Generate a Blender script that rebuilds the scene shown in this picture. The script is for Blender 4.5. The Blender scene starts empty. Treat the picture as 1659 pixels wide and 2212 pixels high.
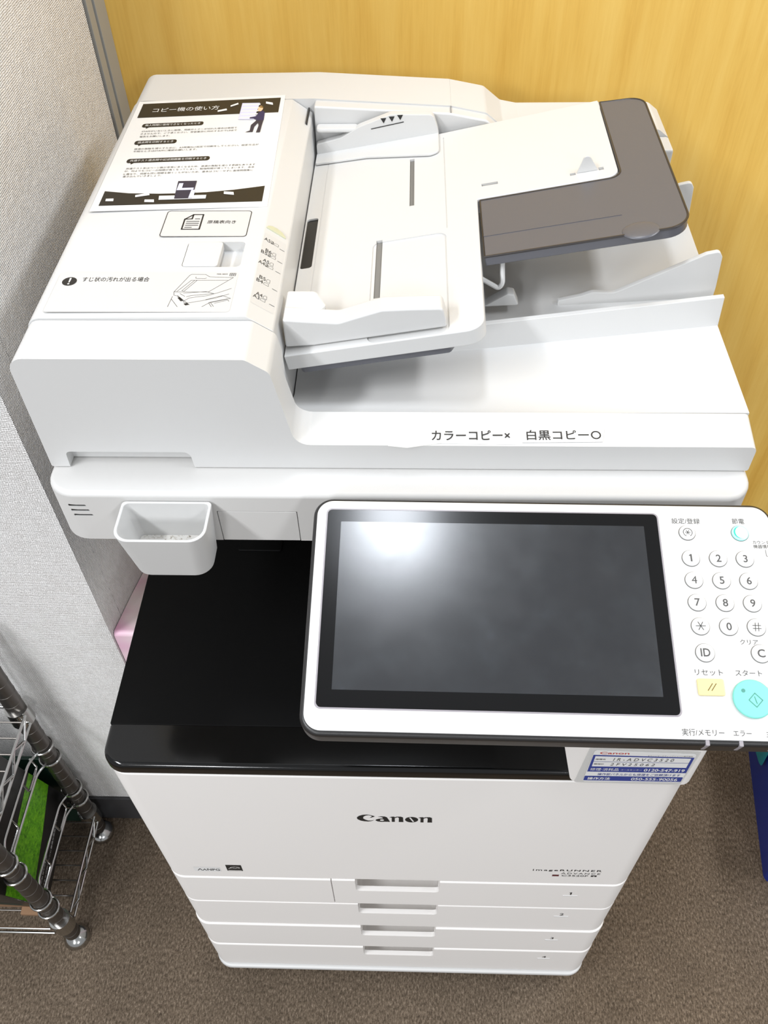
import bpy, bmesh, math, random
from mathutils import Matrix, Vector
random.seed(7)
scene = bpy.context.scene
C = scene.collection
R = math.radians

# ---------------------------------------------------------------- camera
CAM_POS = Vector((0.0122168, -0.35255397, 1.52623915))
YAW, PITCH, ROLL = R(-2.65177281), R(-48.81953761), R(-1.53600784)
F_PX = 1869.36
fwd = Vector((math.sin(YAW) * math.cos(PITCH), math.cos(YAW) * math.cos(PITCH), math.sin(PITCH)))
rt = fwd.cross(Vector((0, 0, 1))).normalized()
up = rt.cross(fwd)
rt2 = rt * math.cos(ROLL) + up * math.sin(ROLL)
up2 = -rt * math.sin(ROLL) + up * math.cos(ROLL)
cam_data = bpy.data.cameras.new('camera')
cam = bpy.data.objects.new('camera', cam_data)
C.objects.link(cam)
cam.matrix_world = Matrix(((rt2.x, up2.x, -fwd.x, CAM_POS.x), (rt2.y, up2.y, -fwd.y, CAM_POS.y),
                           (rt2.z, up2.z, -fwd.z, CAM_POS.z), (0, 0, 0, 1)))
cam_data.sensor_fit = 'VERTICAL'
cam_data.sensor_height = 36.0
cam_data.lens = F_PX / 2212.0 * 36.0
cam_data.clip_start = 0.02
scene.camera = cam

# ---------------------------------------------------------------- world, lamps, exposure
world = bpy.data.worlds.new('office_light')
scene.world = world
world.use_nodes = True
bgn = world.node_tree.nodes['Background']
bgn.inputs[0].default_value = (0.955, 0.98, 1.015, 1)
bgn.inputs[1].default_value = 0.48


def area(name, loc, sx, sy, power, target=None, col=(0.965, 0.985, 1.01)):
    l = bpy.data.lights.new(name, 'AREA')
    l.shape = 'RECTANGLE'; l.size = sx; l.size_y = sy; l.energy = power; l.color = col
    o = bpy.data.objects.new(name, l); C.objects.link(o); o.location = loc
    if target:
        o.rotation_euler = (Vector(target) - Vector(loc)).to_track_quat('-Z', 'Y').to_euler()
    return o


area('ceiling_lamp_over_copier', (-0.03, 0.47, 2.60), 0.16, 0.40, 9.0, col=(0.92, 0.975, 1.05))
area('ceiling_lamp_right', (1.35, 0.10, 2.60), 0.25, 1.2, 32)
area('ceiling_lamp_left', (-1.30, -0.9, 2.60), 0.25, 1.2, 50)
area('ceiling_lamp_front_left', (-0.95, -3.0, 2.60), 0.3, 1.2, 75)
area('ceiling_lamp_front_right', (1.15, -3.2, 2.60), 0.3, 1.2, 65)

vs = scene.view_settings
vs.view_transform = 'Standard'; vs.look = 'None'; vs.gamma = 1.0; vs.use_curve_mapping = False
vs.exposure = -0.13


# ---------------------------------------------------------------- materials
def lin(c):
    return tuple(((v / 255) / 12.92 if v / 255 <= 0.04045 else ((v / 255 + 0.055) / 1.055) ** 2.4) for v in c)


def mat(name, rgb, rough=0.45, metal=0.0, bump=0.0, bscale=400.0, spec=0.5, var=0.0, coat=0.0, emit=None, estr=0.0, trans=0.0, alpha=1.0):
    m = bpy.data.materials.new(name); m.use_nodes = True
    nt = m.node_tree; b = nt.nodes['Principled BSDF']
    col = (*lin(rgb), 1)
    b.inputs['Base Color'].default_value = col
    b.inputs['Roughness'].default_value = rough
    b.inputs['Metallic'].default_value = metal
    b.inputs['Specular IOR Level'].default_value = spec
    b.inputs['Coat Weight'].default_value = coat
    b.inputs['Transmission Weight'].default_value = trans
    b.inputs['Alpha'].default_value = alpha
    if emit:
        b.inputs['Emission Color'].default_value = (*lin(emit), 1)
        b.inputs['Emission Strength'].default_value = estr
    tc = nt.nodes.new('ShaderNodeTexCoord')
    n = nt.nodes.new('ShaderNodeTexNoise'); n.inputs['Scale'].default_value = bscale; n.inputs['Detail'].default_value = 2
    nt.links.new(tc.outputs['Object'], n.inputs['Vector'])
    if bump:
        bp = nt.nodes.new('ShaderNodeBump'); bp.inputs['Strength'].default_value = bump; bp.inputs['Distance'].default_value = 0.001
        nt.links.new(n.outputs['Fac'], bp.inputs['Height']); nt.links.new(bp.outputs['Normal'], b.inputs['Normal'])
    mx = nt.nodes.new('ShaderNodeMix'); mx.data_type = 'RGBA'; mx.inputs['Factor'].default_value = 0
    k = 1 - max(var, 0.01)
    mx.inputs['A'].default_value = (col[0] * k, col[1] * k, col[2] * k, 1); mx.inputs['B'].default_value = col
    nt.links.new(n.outputs['Fac'], mx.inputs['Factor']); nt.links.new(mx.outputs['Result'], b.inputs['Base Color'])
    return m


M = {}
M['white'] = mat('white_plastic', (206, 206, 205), 0.42, bump=0.05, bscale=2500)
M['front'] = mat('front_plastic', (234, 231, 228), 0.5, bump=0.05, bscale=2500)
M['scan'] = mat('scanner_plastic', (206, 205, 203), 0.5, bump=0.05, bscale=2500)
M['panelwhite'] = mat('panel_face', (212, 212, 211), 0.35)
M['black'] = mat('matte_black_plastic', (8, 8, 8), 0.6, bump=0.08, bscale=3000, spec=0.12)
M['gloss'] = mat('gloss_black_plastic', (10, 10, 10), 0.12, spec=0.5)
M['rim'] = mat('panel_rim_black', (34, 33, 33), 0.35, bump=0.1, bscale=2500)
M['glass'] = mat('screen_border_glass', (12, 12, 13), 0.16, spec=0.4)
M['ink'] = mat('black_ink', (30, 29, 28), 0.6)
M['ink2'] = mat('grey_ink', (74, 74, 74), 0.6)
M['inkbrown'] = mat('poster_black_ink', (32, 28, 22), 0.5)
M['groove'] = mat('seam_grey', (120, 119, 116), 0.7)
M['darkgroove'] = mat('dark_seam', (45, 44, 42), 0.7)
M['paper'] = mat('white_paper', (224, 224, 223), 0.6)
M['sticker'] = mat('sticker_grey_white', (202, 202, 201), 0.4)
M['navy'] = mat('navy_ink', (38, 38, 84), 0.5)
M['skin'] = mat('skin_tone_ink', (240, 190, 150), 0.5)
M['lav'] = mat('lavender_ink', (208, 210, 236), 0.5)
M['charcoal'] = mat('charcoal_ink', (44, 42, 60), 0.5)
M['blueink'] = mat('blue_ink', (44, 62, 140), 0.4)
M['redink'] = mat('red_ink', (190, 50, 40), 0.5)
M['maroon'] = mat('maroon_ink', (90, 30, 36), 0.5)
M['teal'] = mat('teal_key', (118, 206, 192), 0.35)
M['tealink'] = mat('teal_ink', (70, 140, 130), 0.5)
M['yellow'] = mat('pale_yellow_key', (226, 210, 148), 0.35)
M['brownink'] = mat('brown_ink', (110, 90, 40), 0.5)
M['cyan'] = mat('lit_cyan_key', (170, 250, 245), 0.3, emit=(60, 240, 230), estr=0.55)
M['moon'] = mat('lit_white_moon', (255, 255, 255), 0.3, emit=(235, 255, 252), estr=1.0)
M['moonink'] = mat('moon_teal', (20, 190, 165), 0.4)
M['led'] = mat('led_lens', (150, 146, 152), 0.3)
M['indicator'] = mat('cream_lens', (196, 197, 168), 0.3)
M['tape'] = mat('clear_tape', (236, 236, 232), 0.2, alpha=0.35)
M['sleeve'] = mat('clear_sleeve', (228, 228, 226), 0.15, alpha=0.55)
M['chrome'] = mat('chrome', (190, 190, 188), 0.16, metal=1.0)
M['chromedark'] = mat('chrome_dark_reflection', (112, 108, 104), 0.38, metal=0.9)  # chrome whose dark reflections are put into the base colour
M['rubber'] = mat('black_rubber', (26, 25, 25), 0.6)
M['base'] = mat('grey_base', (150, 148, 145), 0.6)
M['alu'] = mat('aluminium_grey', (172, 172, 168), 0.5, metal=0.15, bump=0.05)
M['gap'] = mat('dark_gap', (70, 66, 60), 0.8)
M['baseb'] = mat('dark_vinyl_baseboard', (60, 60, 62), 0.5)
M['boxblack'] = mat('box_black_print', (24, 23, 22), 0.35, var=0.2)
M['boxdark'] = mat('box_dark_green', (22, 48, 38), 0.4)
M['card'] = mat('brown_cardboard', (140, 108, 80), 0.8, bump=0.2, bscale=600)
M['blue'] = mat('blue_plastic', (20, 48, 146), 0.4)
M['tealcloth'] = mat('teal_cloth', (20, 130, 145), 0.8, bump=0.5, bscale=900)
M['pink'] = mat('pale_pink_plastic', (236, 200, 214), 0.45)


def nodes(m):
    nt = m.node_tree
    return nt, nt.nodes['Principled BSDF'], next(n for n in nt.nodes if n.type == 'TEX_COORD')


def ramp(nt, stops):
    r = nt.nodes.new('ShaderNodeValToRGB')
    while len(r.color_ramp.elements) < len(stops):
        r.color_ramp.elements.new(0.5)
    for e, (p, c) in zip(r.color_ramp.elements, stops):
        e.position = p; e.color = (*lin(c), 1)
    return r


def mapping(nt, tc, scale):
    mp = nt.nodes.new('ShaderNodeMapping'); mp.inputs['Scale'].default_value = scale
    nt.links.new(tc.outputs['Object'], mp.inputs['Vector'])
    return mp


def noise(nt, vec, scale, detail=4, rough=0.6):
    n = nt.nodes.new('ShaderNodeTexNoise')
    n.inputs['Scale'].default_value = scale; n.inputs['Detail'].default_value = detail; n.inputs['Roughness'].default_value = rough
    nt.links.new(vec, n.inputs['Vector'])
    return n


def make_carpet():
    m = mat('brown_carpet', (110, 94, 80), 0.95, spec=0.1)
    nt, b, tc = nodes(m)
    mp = mapping(nt, tc, (1.0, 0.45, 1))
    n1 = noise(nt, mp.outputs[0], 360, 4, 0.8)
    n2 = noise(nt, tc.outputs['Object'], 7, 3)
    r = ramp(nt, [(0.30, (54, 46, 38)), (0.48, (106, 93, 79)), (0.60, (134, 119, 103)), (0.72, (182, 166, 148))])
    nt.links.new(n1.outputs['Fac'], r.inputs['Fac'])
    r2 = ramp(nt, [(0.3, (225, 225, 225)), (0.7, (255, 255, 255))])
    nt.links.new(n2.outputs['Fac'], r2.inputs['Fac'])
    mx = nt.nodes.new('ShaderNodeMix'); mx.data_type = 'RGBA'; mx.blend_type = 'MULTIPLY'; mx.inputs['Factor'].default_value = 1
    nt.links.new(r.outputs[0], mx.inputs['A']); nt.links.new(r2.outputs[0], mx.inputs['B'])
    nt.links.new(mx.outputs['Result'], b.inputs['Base Color'])
    bp = nt.nodes.new('ShaderNodeBump'); bp.inputs['Strength'].default_value = 0.8; bp.inputs['Distance'].default_value = 0.003
    nt.links.new(n1.outputs['Fac'], bp.inputs['Height']); nt.links.new(bp.outputs['Normal'], b.inputs['Normal'])
    return m


def make_weave():
    m = mat('woven_wallpaper', (226, 221, 214), 0.9, spec=0.1)
    nt, b, tc = nodes(m)
    n0 = noise(nt, tc.outputs['Object'], 60, 2)
    hs = []
    for i, (axis, sc, dist) in enumerate((('Z', 290, 3.0), ('Y', 250, 4.0), ('X', 250, 4.0))):
        w = nt.nodes.new('ShaderNodeTexWave'); w.bands_direction = axis
        w.inputs['Scale'].default_value = sc / 2; w.inputs['Distortion'].default_value = dist
        w.inputs['Detail'].default_value = 2; w.inputs['Detail Scale'].default_value = 1.5
        nt.links.new(tc.outputs['Object'], w.inputs['Vector'])
        hs.append(w.outputs['Fac'])
    a = nt.nodes.new('ShaderNodeMath'); a.operation = 'ADD'; nt.links.new(hs[0], a.inputs[0]); nt.links.new(hs[1], a.inputs[1])
    a2 = nt.nodes.new('ShaderNodeMath'); a2.operation = 'ADD'; nt.links.new(a.outputs[0], a2.inputs[0]); nt.links.new(hs[2], a2.inputs[1])
    bp = nt.nodes.new('ShaderNodeBump'); bp.inputs['Strength'].default_value = 0.9; bp.inputs['Distance'].default_value = 0.0008
    nt.links.new(a2.outputs[0], bp.inputs['Height']); nt.links.new(bp.outputs['Normal'], b.inputs['Normal'])
    r = ramp(nt, [(0.3, (238, 236, 234)), (0.7, (247, 246, 245))])
    nt.links.new(n0.outputs['Fac'], r.inputs['Fac']); nt.links.new(r.outputs[0], b.inputs['Base Color'])
    return m


def make_wood():
    m = mat('yellow_wood_veneer', (226, 178, 90), 0.45)
    nt, b, tc = nodes(m)
    mp = mapping(nt, tc, (1, 1, 0.06))
    n1 = noise(nt, mp.outputs[0], 28, 5, 0.65)
    n2 = noise(nt, mp.outputs[0], 260, 3, 0.6)
    a = nt.nodes.new('ShaderNodeMath'); a.operation = 'MULTIPLY_ADD'; a.inputs[1].default_value = 0.3
    nt.links.new(n2.outputs['Fac'], a.inputs[0]); nt.links.new(n1.outputs['Fac'], a.inputs[2])
    r = ramp(nt, [(0.35, (226, 176, 78)), (0.60, (240, 196, 98)), (0.95, (250, 212, 118))])
    nt.links.new(a.outputs[0], r.inputs['Fac']); nt.links.new(r.outputs[0], b.inputs['Base Color'])
    bp = nt.nodes.new('ShaderNodeBump'); bp.inputs['Strength'].default_value = 0.08; bp.inputs['Distance'].default_value = 0.001
    nt.links.new(n2.outputs['Fac'], bp.inputs['Height']); nt.links.new(bp.outputs['Normal'], b.inputs['Normal'])
    return m


def make_smoke():
    m = mat('smoked_plastic', (95, 96, 103), 0.33, metal=0.0, spec=0.6, bump=0.06, bscale=2500)
    nt, b, tc = nodes(m)
    b.inputs['Transmission Weight'].default_value = 0.12
    return m


def make_screen():
    m = mat('dark_display', (40, 42, 46), 0.26, spec=1.0)
    nt, b, tc = nodes(m)
    n1 = noise(nt, tc.outputs['Object'], 26, 4, 0.6)
    r = nt.nodes.new('ShaderNodeMapRange')
    r.inputs['From Min'].default_value = 0.4; r.inputs['From Max'].default_value = 0.75
    r.inputs['To Min'].default_value = 0.20; r.inputs['To Max'].default_value = 0.24
    nt.links.new(n1.outputs['Fac'], r.inputs['Value']); nt.links.new(r.outputs[0], b.inputs['Roughness'])
    rc = ramp(nt, [(0.45, (30, 32, 36)), (0.62, (35, 38, 42)), (0.85, (50, 54, 62))])
    n2 = noise(nt, tc.outputs['Object'], 34, 5, 0.6)
    nt.links.new(n2.outputs['Fac'], rc.inputs['Fac']); nt.links.new(rc.outputs[0], b.inputs['Base Color'])
    return m


def make_grass():
    m = mat('green_grass_print', (90, 160, 20), 0.4)
    nt, b, tc = nodes(m)
    n1 = noise(nt, tc.outputs['Object'], 160, 5, 0.75)
    r = ramp(nt, [(0.3, (40, 95, 4)), (0.5, (96, 172, 18)), (0.7, (140, 205, 40))])
    nt.links.new(n1.outputs['Fac'], r.inputs['Fac']); nt.links.new(r.outputs[0], b.inputs['Base Color'])
    return m


def make_pink():
    m = M['pink']
    nt, b, tc = nodes(m)
    n1 = noise(nt, tc.outputs['Object'], 9, 2)
    r = ramp(nt, [(0.35, (240, 232, 232)), (0.52, (240, 220, 226)), (0.68, (226, 170, 202))])
    nt.links.new(n1.outputs['Fac'], r.inputs['Fac']); nt.links.new(r.outputs[0], b.inputs['Base Color'])


def make_dusty():
    m = mat('dusty_white_plastic', (232, 231, 228), 0.5)
    nt, b, tc = nodes(m)
    n1 = noise(nt, tc.outputs['Object'], 330, 4, 0.7)
    r = ramp(nt, [(0.32, (120, 112, 100)), (0.40, (206, 202, 194)), (0.5, (226, 224, 220))])
    nt.links.new(n1.outputs['Fac'], r.inputs['Fac']); nt.links.new(r.outputs[0], b.inputs['Base Color'])
    return m


M['carpet'] = make_carpet(); M['weave'] = make_weave(); M['wood'] = make_wood(); M['smoke'] = make_smoke()
M['screen'] = make_screen(); M['grass'] = make_grass(); M['dusty'] = make_dusty(); make_pink()

# ---------------------------------------------------------------- mesh helpers
ORIGIN = {}


def fillet(pts, r, n=6):
    """Round the corners of a 2D polygon; r a number or one radius per corner."""
    out = []; N = len(pts)
    for i in range(N):
        p = Vector(pts[i]); a = Vector(pts[i - 1]) - p; b = Vector(pts[(i + 1) % N]) - p
        ri = r[i] if isinstance(r, (list, tuple)) else r
        if ri <= 1e-7:
            out.append(tuple(p)); continue
        la, lb = a.length, b.length; a /= la; b /= lb
        ang = math.acos(max(-1, min(1, a.dot(b))))
        if ang > math.pi - 0.02:
            out.append(tuple(p)); continue
        d = min(ri / math.tan(ang / 2), la * 0.49, lb * 0.49); rr = d * math.tan(ang / 2)
        c = p + (a + b).normalized() * (rr / math.sin(ang / 2))
        s = p + a * d - c; e = p + b * d - c
        a0 = math.atan2(s.y, s.x); a1 = math.atan2(e.y, e.x); da = (a1 - a0 + math.pi) % (2 * math.pi) - math.pi
        for k in range(n + 1):
            t = a0 + da * k / n
            out.append((c.x + rr * math.cos(t), c.y + rr * math.sin(t)))
    return out


def rect(x0, x1, y0, y1, r=0.0, n=6):
    return fillet([(x0, y0), (x1, y0), (x1, y1), (x0, y1)], r, n)


def ellipse(cx, cy, rx, ry, n=32, a0=0.0):
    return [(cx + rx * math.cos(a0 + 2 * math.pi * k / n), cy + ry * math.sin(a0 + 2 * math.pi * k / n)) for k in range(n)]


def add_prism(bm, poly, axis, lo, hi):
    def P(a, b, t):
        return {'z': (a, b, t), 'y': (a, t, b), 'x': (t, a, b)}[axis]
    vlo = [bm.verts.new(P(a, b, lo)) for a, b in poly]
    vhi = [bm.verts.new(P(a, b, hi)) for a, b in poly]
    n = len(poly); fs = [bm.faces.new(vlo), bm.faces.new(vhi[::-1])]
    for i in range(n):
        fs.append(bm.faces.new((vlo[i], vhi[i], vhi[(i + 1) % n], vlo[(i + 1) % n])))
    bmesh.ops.recalc_face_normals(bm, faces=fs)
    return vlo + vhi


def do_bevel(bm, w, segs=3, sel=None, ang=28):
    es = []
    for e in bm.edges:
        if len(e.link_faces) == 2 and e.calc_face_angle(0) > R(ang):
            if sel is None or sel((e.verts[0].co + e.verts[1].co) / 2, e):
                es.append(e)
    if es:
        bmesh.ops.bevel(bm, geom=es, offset=w, segments=segs, profile=0.5, affect='EDGES', clamp_overlap=True)


def make(name, bm, mats, parent=None, smooth=True, wn=True, Mx=None):
    me = bpy.data.meshes.new(name)
    if Mx is not None:
        bm.transform(Mx)
    bm.to_mesh(me); bm.free()
    return make_me(name, me, mats, parent, smooth, wn)


def link_parent(o, parent):
    if parent is not None:
        o.parent = parent
        o.matrix_parent_inverse = Matrix.Translation(-ORIGIN.get(parent.name, Vector((0, 0, 0))))


def make_me(name, me, mats, parent=None, smooth=True, wn=True):
    if not isinstance(mats, (list, tuple)):
        mats = [mats]
    for m in mats:
        me.materials.append(M[m] if isinstance(m, str) else m)
    if smooth:
        me.polygons.foreach_set('use_smooth', [True] * len(me.polygons))
        me.set_sharp_from_angle(angle=R(38))
    o = bpy.data.objects.new(name, me); C.objects.link(o)
    if smooth and wn:
        md = o.modifiers.new('weighted_normals', 'WEIGHTED_NORMAL'); md.keep_sharp = True; md.weight = 100
    link_parent(o, parent)
    return o


def prism(name, poly, axis, lo, hi, m, parent=None, bevel=0.0, segs=3, sel=None, Mx=None, ang=28):
    bm = bmesh.new(); add_prism(bm, poly, axis, lo, hi)
    if bevel:
        do_bevel(bm, bevel, segs, sel, ang)
    return make(name, bm, m, parent, Mx=Mx)


def box(name, x0, x1, y0, y1, z0, z1, m, parent=None, bevel=0.0, segs=2, Mx=None):
    return prism(name, rect(x0, x1, y0, y1), 'z', z0, z1, m, parent, bevel, segs, Mx=Mx)


def tube_bm(bm, pts, r, seg=8, closed=False):
    pts = [Vector(p) for p in pts]; n = len(pts); rings = []
    prev = None
    for i, p in enumerate(pts):
        if closed:
            t = (pts[(i + 1) % n] - pts[i - 1]).normalized()
        else:
            t = (pts[min(i + 1, n - 1)] - pts[max(i - 1, 0)]).normalized()
        if prev is None:
            a = Vector((0, 0, 1)) if abs(t.z) < 0.9 else Vector((1, 0, 0))
            u = t.cross(a).normalized()
        else:
            u = (prev - t * prev.dot(t)).normalized()
        prev = u; v = t.cross(u)
        rings.append([bm.verts.new(p + (u * math.cos(2 * math.pi * k / seg) + v * math.sin(2 * math.pi * k / seg)) * r) for k in range(seg)])
    m = n if closed else n - 1
    for i in range(m):
        a, b = rings[i], rings[(i + 1) % n]
        for k in range(seg):
            bm.faces.new((a[k], a[(k + 1) % seg], b[(k + 1) % seg], b[k]))
    if not closed:
        bm.faces.new(rings[0][::-1]); bm.faces.new(rings[-1])


def smooth_path(pts, r, n=5):
    """Round the corners of a 3D polyline."""
    pts = [Vector(p) for p in pts]; out = [pts[0]]
    for i in range(1, len(pts) - 1):
        p = pts[i]; a = pts[i - 1] - p; b = pts[i + 1] - p
        d = min(r, a.length * 0.48, b.length * 0.48)
        s = p + a.normalized() * d; e = p + b.normalized() * d
        for k in range(n + 1):
            t = k / n
            out.append(s * (1 - t) ** 2 + p * 2 * t * (1 - t) + e * t * t)
    out.append(pts[-1])
    return out


def wire(name, pts, r, m, parent=None, corner=0.0, closed=False, seg=8):
    bm = bmesh.new()
    tube_bm(bm, smooth_path(pts, corner) if corner else pts, r, seg, closed)
    bmesh.ops.recalc_face_normals(bm, faces=bm.faces[:])
    return make(name, bm, m, parent, wn=False)


def lathe(name, prof, m, parent=None, loc=(0, 0, 0), seg=28):
    bm = bmesh.new(); rings = []
    for r, z in prof:
        rings.append([bm.verts.new((loc[0] + r * math.cos(2 * math.pi * k / seg), loc[1] + r * math.sin(2 * math.pi * k / seg), loc[2] + z)) for k in range(seg)])
    for a, b in zip(rings, rings[1:]):
        for k in range(seg):
            bm.faces.new((a[k], a[(k + 1) % seg], b[(k + 1) % seg], b[k]))
    bm.faces.new(rings[0][::-1]); bm.faces.new(rings[-1])
    bmesh.ops.recalc_face_normals(bm, faces=bm.faces[:])
    return make(name, bm, m, parent, wn=False)


def cut(o, cutters):
    """Boolean-subtract a list of bmesh cutters from o, baked into its mesh."""
    tmp = []
    wns = [md for md in o.modifiers if md.type == 'WEIGHTED_NORMAL']
    for w in wns:
        o.modifiers.remove(w)
    for bm in cutters:
        bmesh.ops.recalc_face_normals(bm, faces=bm.faces[:])
        me = bpy.data.meshes.new('cutter'); bm.to_mesh(me); bm.free()
        co = bpy.data.objects.new('cutter', me); C.objects.link(co); tmp.append(co)
        md = o.modifiers.new('cut', 'BOOLEAN'); md.operation = 'DIFFERENCE'; md.object = co; md.solver = 'EXACT'
    dg = bpy.context.evaluated_depsgraph_get()
    me = bpy.data.meshes.new_from_object(o.evaluated_get(dg))
    o.modifiers.clear()
    mats = list(o.data.materials)
    o.data = me
    me.materials.clear()
    for m in mats:
        me.materials.append(m)
    me.polygons.foreach_set('use_smooth', [True] * len(me.polygons))
    me.set_sharp_from_angle(angle=R(38))
    md = o.modifiers.new('weighted_normals', 'WEIGHTED_NORMAL'); md.keep_sharp = True; md.weight = 100
    for co in tmp:
        d = co.data; bpy.data.objects.remove(co); bpy.data.meshes.remove(d)


def cprism(poly, axis, lo, hi, Mx=None):
    bm = bmesh.new(); add_prism(bm, poly, axis, lo, hi)
    if Mx is not None:
        bm.transform(Mx)
    return bm


def cbox(x0, x1, y0, y1, z0, z1, Mx=None):
    return cprism(rect(x0, x1, y0, y1), 'z', z0, z1, Mx)


# text and flat print -------------------------------------------------
def text_mesh(s, h, width=None, align='CENTER', bold=0.0, spacing=1.0, shear=0.0):
    """Flat text mesh in local XY, cap/em height about h, optionally stretched to a width."""
    cu = bpy.data.curves.new('text', 'FONT'); cu.body = s; cu.size = 1.0; cu.offset = bold
    cu.space_character = spacing; cu.shear = shear; cu.resolution_u = 3
    o = bpy.data.objects.new('text', cu); C.objects.link(o)
    dg = bpy.context.evaluated_depsgraph_get()
    me = bpy.data.meshes.new_from_object(o.evaluated_get(dg))
    bpy.data.objects.remove(o); bpy.data.curves.remove(cu)
    xs = [v.co.x for v in me.vertices]; ys = [v.co.y for v in me.vertices]
    x0, x1, y0, y1 = min(xs), max(xs), min(ys), max(ys)
    sy = h / (y1 - y0) if h else 1
    sx = (width / (x1 - x0)) if width else sy
    off = {'CENTER': -(x0 + x1) / 2, 'LEFT': -x0, 'RIGHT': -x1}[align]
    for v in me.vertices:
        v.co = ((v.co.x + off) * sx, (v.co.y - (y0 + y1) / 2) * sy, 0)
    return me


ONE = [(-0.10, -0.5), (0.10, -0.5), (0.10, 0.5), (-0.06, 0.5), (-0.26, 0.34), (-0.20, 0.22), (-0.10, 0.30)]


def one_mesh(h):
    me = bpy.data.meshes.new('digit'); bm = bmesh.new()
    bm.faces.new([bm.verts.new((a * h, b * h, 0)) for a, b in ONE])
    bm.normal_update(); bmesh.ops.triangulate(bm, faces=bm.faces[:]); bm.to_mesh(me); bm.free()
    return me


def place(Mx, x, y, z=0.0, rot=0.0):
    return Mx @ Matrix.Translation((x, y, z)) @ Matrix.Rotation(rot, 4, 'Z')


def text(s, Mx, x, y, h, m='ink', parent=None, width=None, align='CENTER', bold=0.0, rot=0.0, z=0.00025, name='lettering', warp=None, spacing=1.0, shear=0.0):
    me = one_mesh(h) if s == '1' else text_mesh(s, h, width, align, bold, spacing, shear)
    if warp:
        for v in me.vertices:
            a, b = v.co.x + x, v.co.y + y
            v.co = warp(a, b, z)
    else:
        me.transform(place(Mx, x, y, z, rot))
    return make_me(name, me, m, parent, smooth=False)


def flat(loops, Mx, m, parent=None, z=0.0002, th=0.00012, name='print', warp=None):
    """A filled flat shape (with holes) as thin ink on a surface."""
    cu = bpy.data.curves.new('shape', 'CURVE'); cu.dimensions = '2D'; cu.fill_mode = 'BOTH'
    for lp in loops:
        sp = cu.splines.new('POLY'); sp.points.add(len(lp) - 1); sp.use_cyclic_u = True
        for p, (a, b) in zip(sp.points, lp):
            p.co = (a, b, 0, 1)
    o = bpy.data.objects.new('shape', cu); C.objects.link(o)
    dg = bpy.context.evaluated_depsgraph_get()
    me = bpy.data.meshes.new_from_object(o.evaluated_get(dg))
    bpy.data.objects.remove(o); bpy.data.curves.remove(cu)
    for v in me.vertices:
        if warp:
            v.co = warp(v.co.x, v.co.y, z)
        else:
            v.co.z = z
    if not warp:
        me.transform(Mx)
    return make_me(name, me, m, parent, smooth=False)


def strokes(segs, w, Mx, m, parent=None, z=0.0002, name='line_drawing', warp=None):
    """Line drawing: each polyline becomes a thin ribbon, all in one print."""
    bm = bmesh.new()
    for pl in segs:
        for (x0, y0), (x1, y1) in zip(pl, pl[1:]):
            d = Vector((x1 - x0, y1 - y0)); L = d.length
            if L < 1e-7:
                continue
            d /= L; n = Vector((-d.y, d.x)) * w / 2; e = d * w / 3
            q = [(x0 - e.x + n.x, y0 - e.y + n.y), (x0 - e.x - n.x, y0 - e.y - n.y), (x1 + e.x - n.x, y1 + e.y - n.y), (x1 + e.x + n.x, y1 + e.y + n.y)]
            bm.faces.new([bm.verts.new(warp(a, b, z) if warp else (a, b, z)) for a, b in q])
    return make(name, bm, m, parent, smooth=False, Mx=None if warp else Mx)


def thing(name, label, cat, loc=(0, 0, 0), group=None):
    o = bpy.data.objects.new(name, None); C.objects.link(o); o.location = loc; o.empty_display_size = 0.05
    ORIGIN[o.name] = Vector(loc)
    o['label'] = label; o['category'] = cat
    if group:
        o['group'] = group
    return o


def tag(o, label, cat, group=None):
    o['label'] = label; o['category'] = cat
    if group:
        o['group'] = group
    return o


def struct(o, label=None, cat=None):
    o['kind'] = 'structure'
    if label:
        o['label'] = label; o['category'] = cat
    return o


I4 = Matrix.Identity(4)
FRONT = lambda y: Matrix(((1, 0, 0, 0), (0, 0, -1, y), (0, 1, 0, 0), (0, 0, 0, 1)))   # local xy -> world xz, facing -y
TOP = lambda z: Matrix.Translation((0, 0, z))

# ================================================================ THE ROOM
struct(box('floor', -3.0, 3.0, -3.0, 1.2, -0.02, 0.0, 'carpet'), 'brown flecked carpet under the copier and the wire rack', 'floor')
XW, YC, YB = -0.37, 0.25, 0.81
struct(box('wall_back', XW, 3.0, YB, YB + 0.04, 0.0, 2.7, 'wood'), 'yellow wood veneer panel behind the copier', 'wall')
struct(box('wall_left', XW - 0.04, XW, YC + 0.0402, 0.735, 0.0, 2.7, 'weave'), 'white woven wall close beside the copier', 'wall')
struct(box('wall_front', -3.0, XW, YC, YC + 0.04, 0.0, 2.7, 'weave', bevel=0.0015), 'white woven wall facing forward behind the wire rack', 'wall')
bb = struct(box('baseboard_left', -3.0, XW - 0.001, YC - 0.006, YC - 0.0003, 0.0, 0.084, 'baseb', bevel=0.002), 'dark vinyl baseboard under the white woven wall', 'baseboard')
t1 = struct(box('trim_1', XW - 0.03, XW - 0.004, 0.7355, 0.8095, 0.0, 2.7, 'gap'), 'grey aluminium corner post between white wall and wood panel', 'trim')
box('post_face', XW - 0.0038, XW + 0.001, 0.745, 0.765, 0.0, 2.7, 'alu', t1, bevel=0.001)
box('post_face', XW - 0.0038, XW + 0.002, 0.771, 0.8092, 0.0, 2.7, 'alu', t1, bevel=0.001)

# ================================================================ THE COPIER
W = 0.2825
cop = thing('multifunction_copier', 'large white office copier with black tray and tilted control panel', 'copier', (0, 0.32, 0))

# ---- base and carcass
prism('base_plate', rect(-0.26, 0.26, 0.03, 0.60, 0.01), 'z', 0.0, 0.058, 'base', cop, 0.003)
prism('carcass', rect(-0.279, 0.279, 0.05, 0.64, 0.008), 'z', 0.0585, 0.7335, 'front', cop, 0.004)


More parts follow.
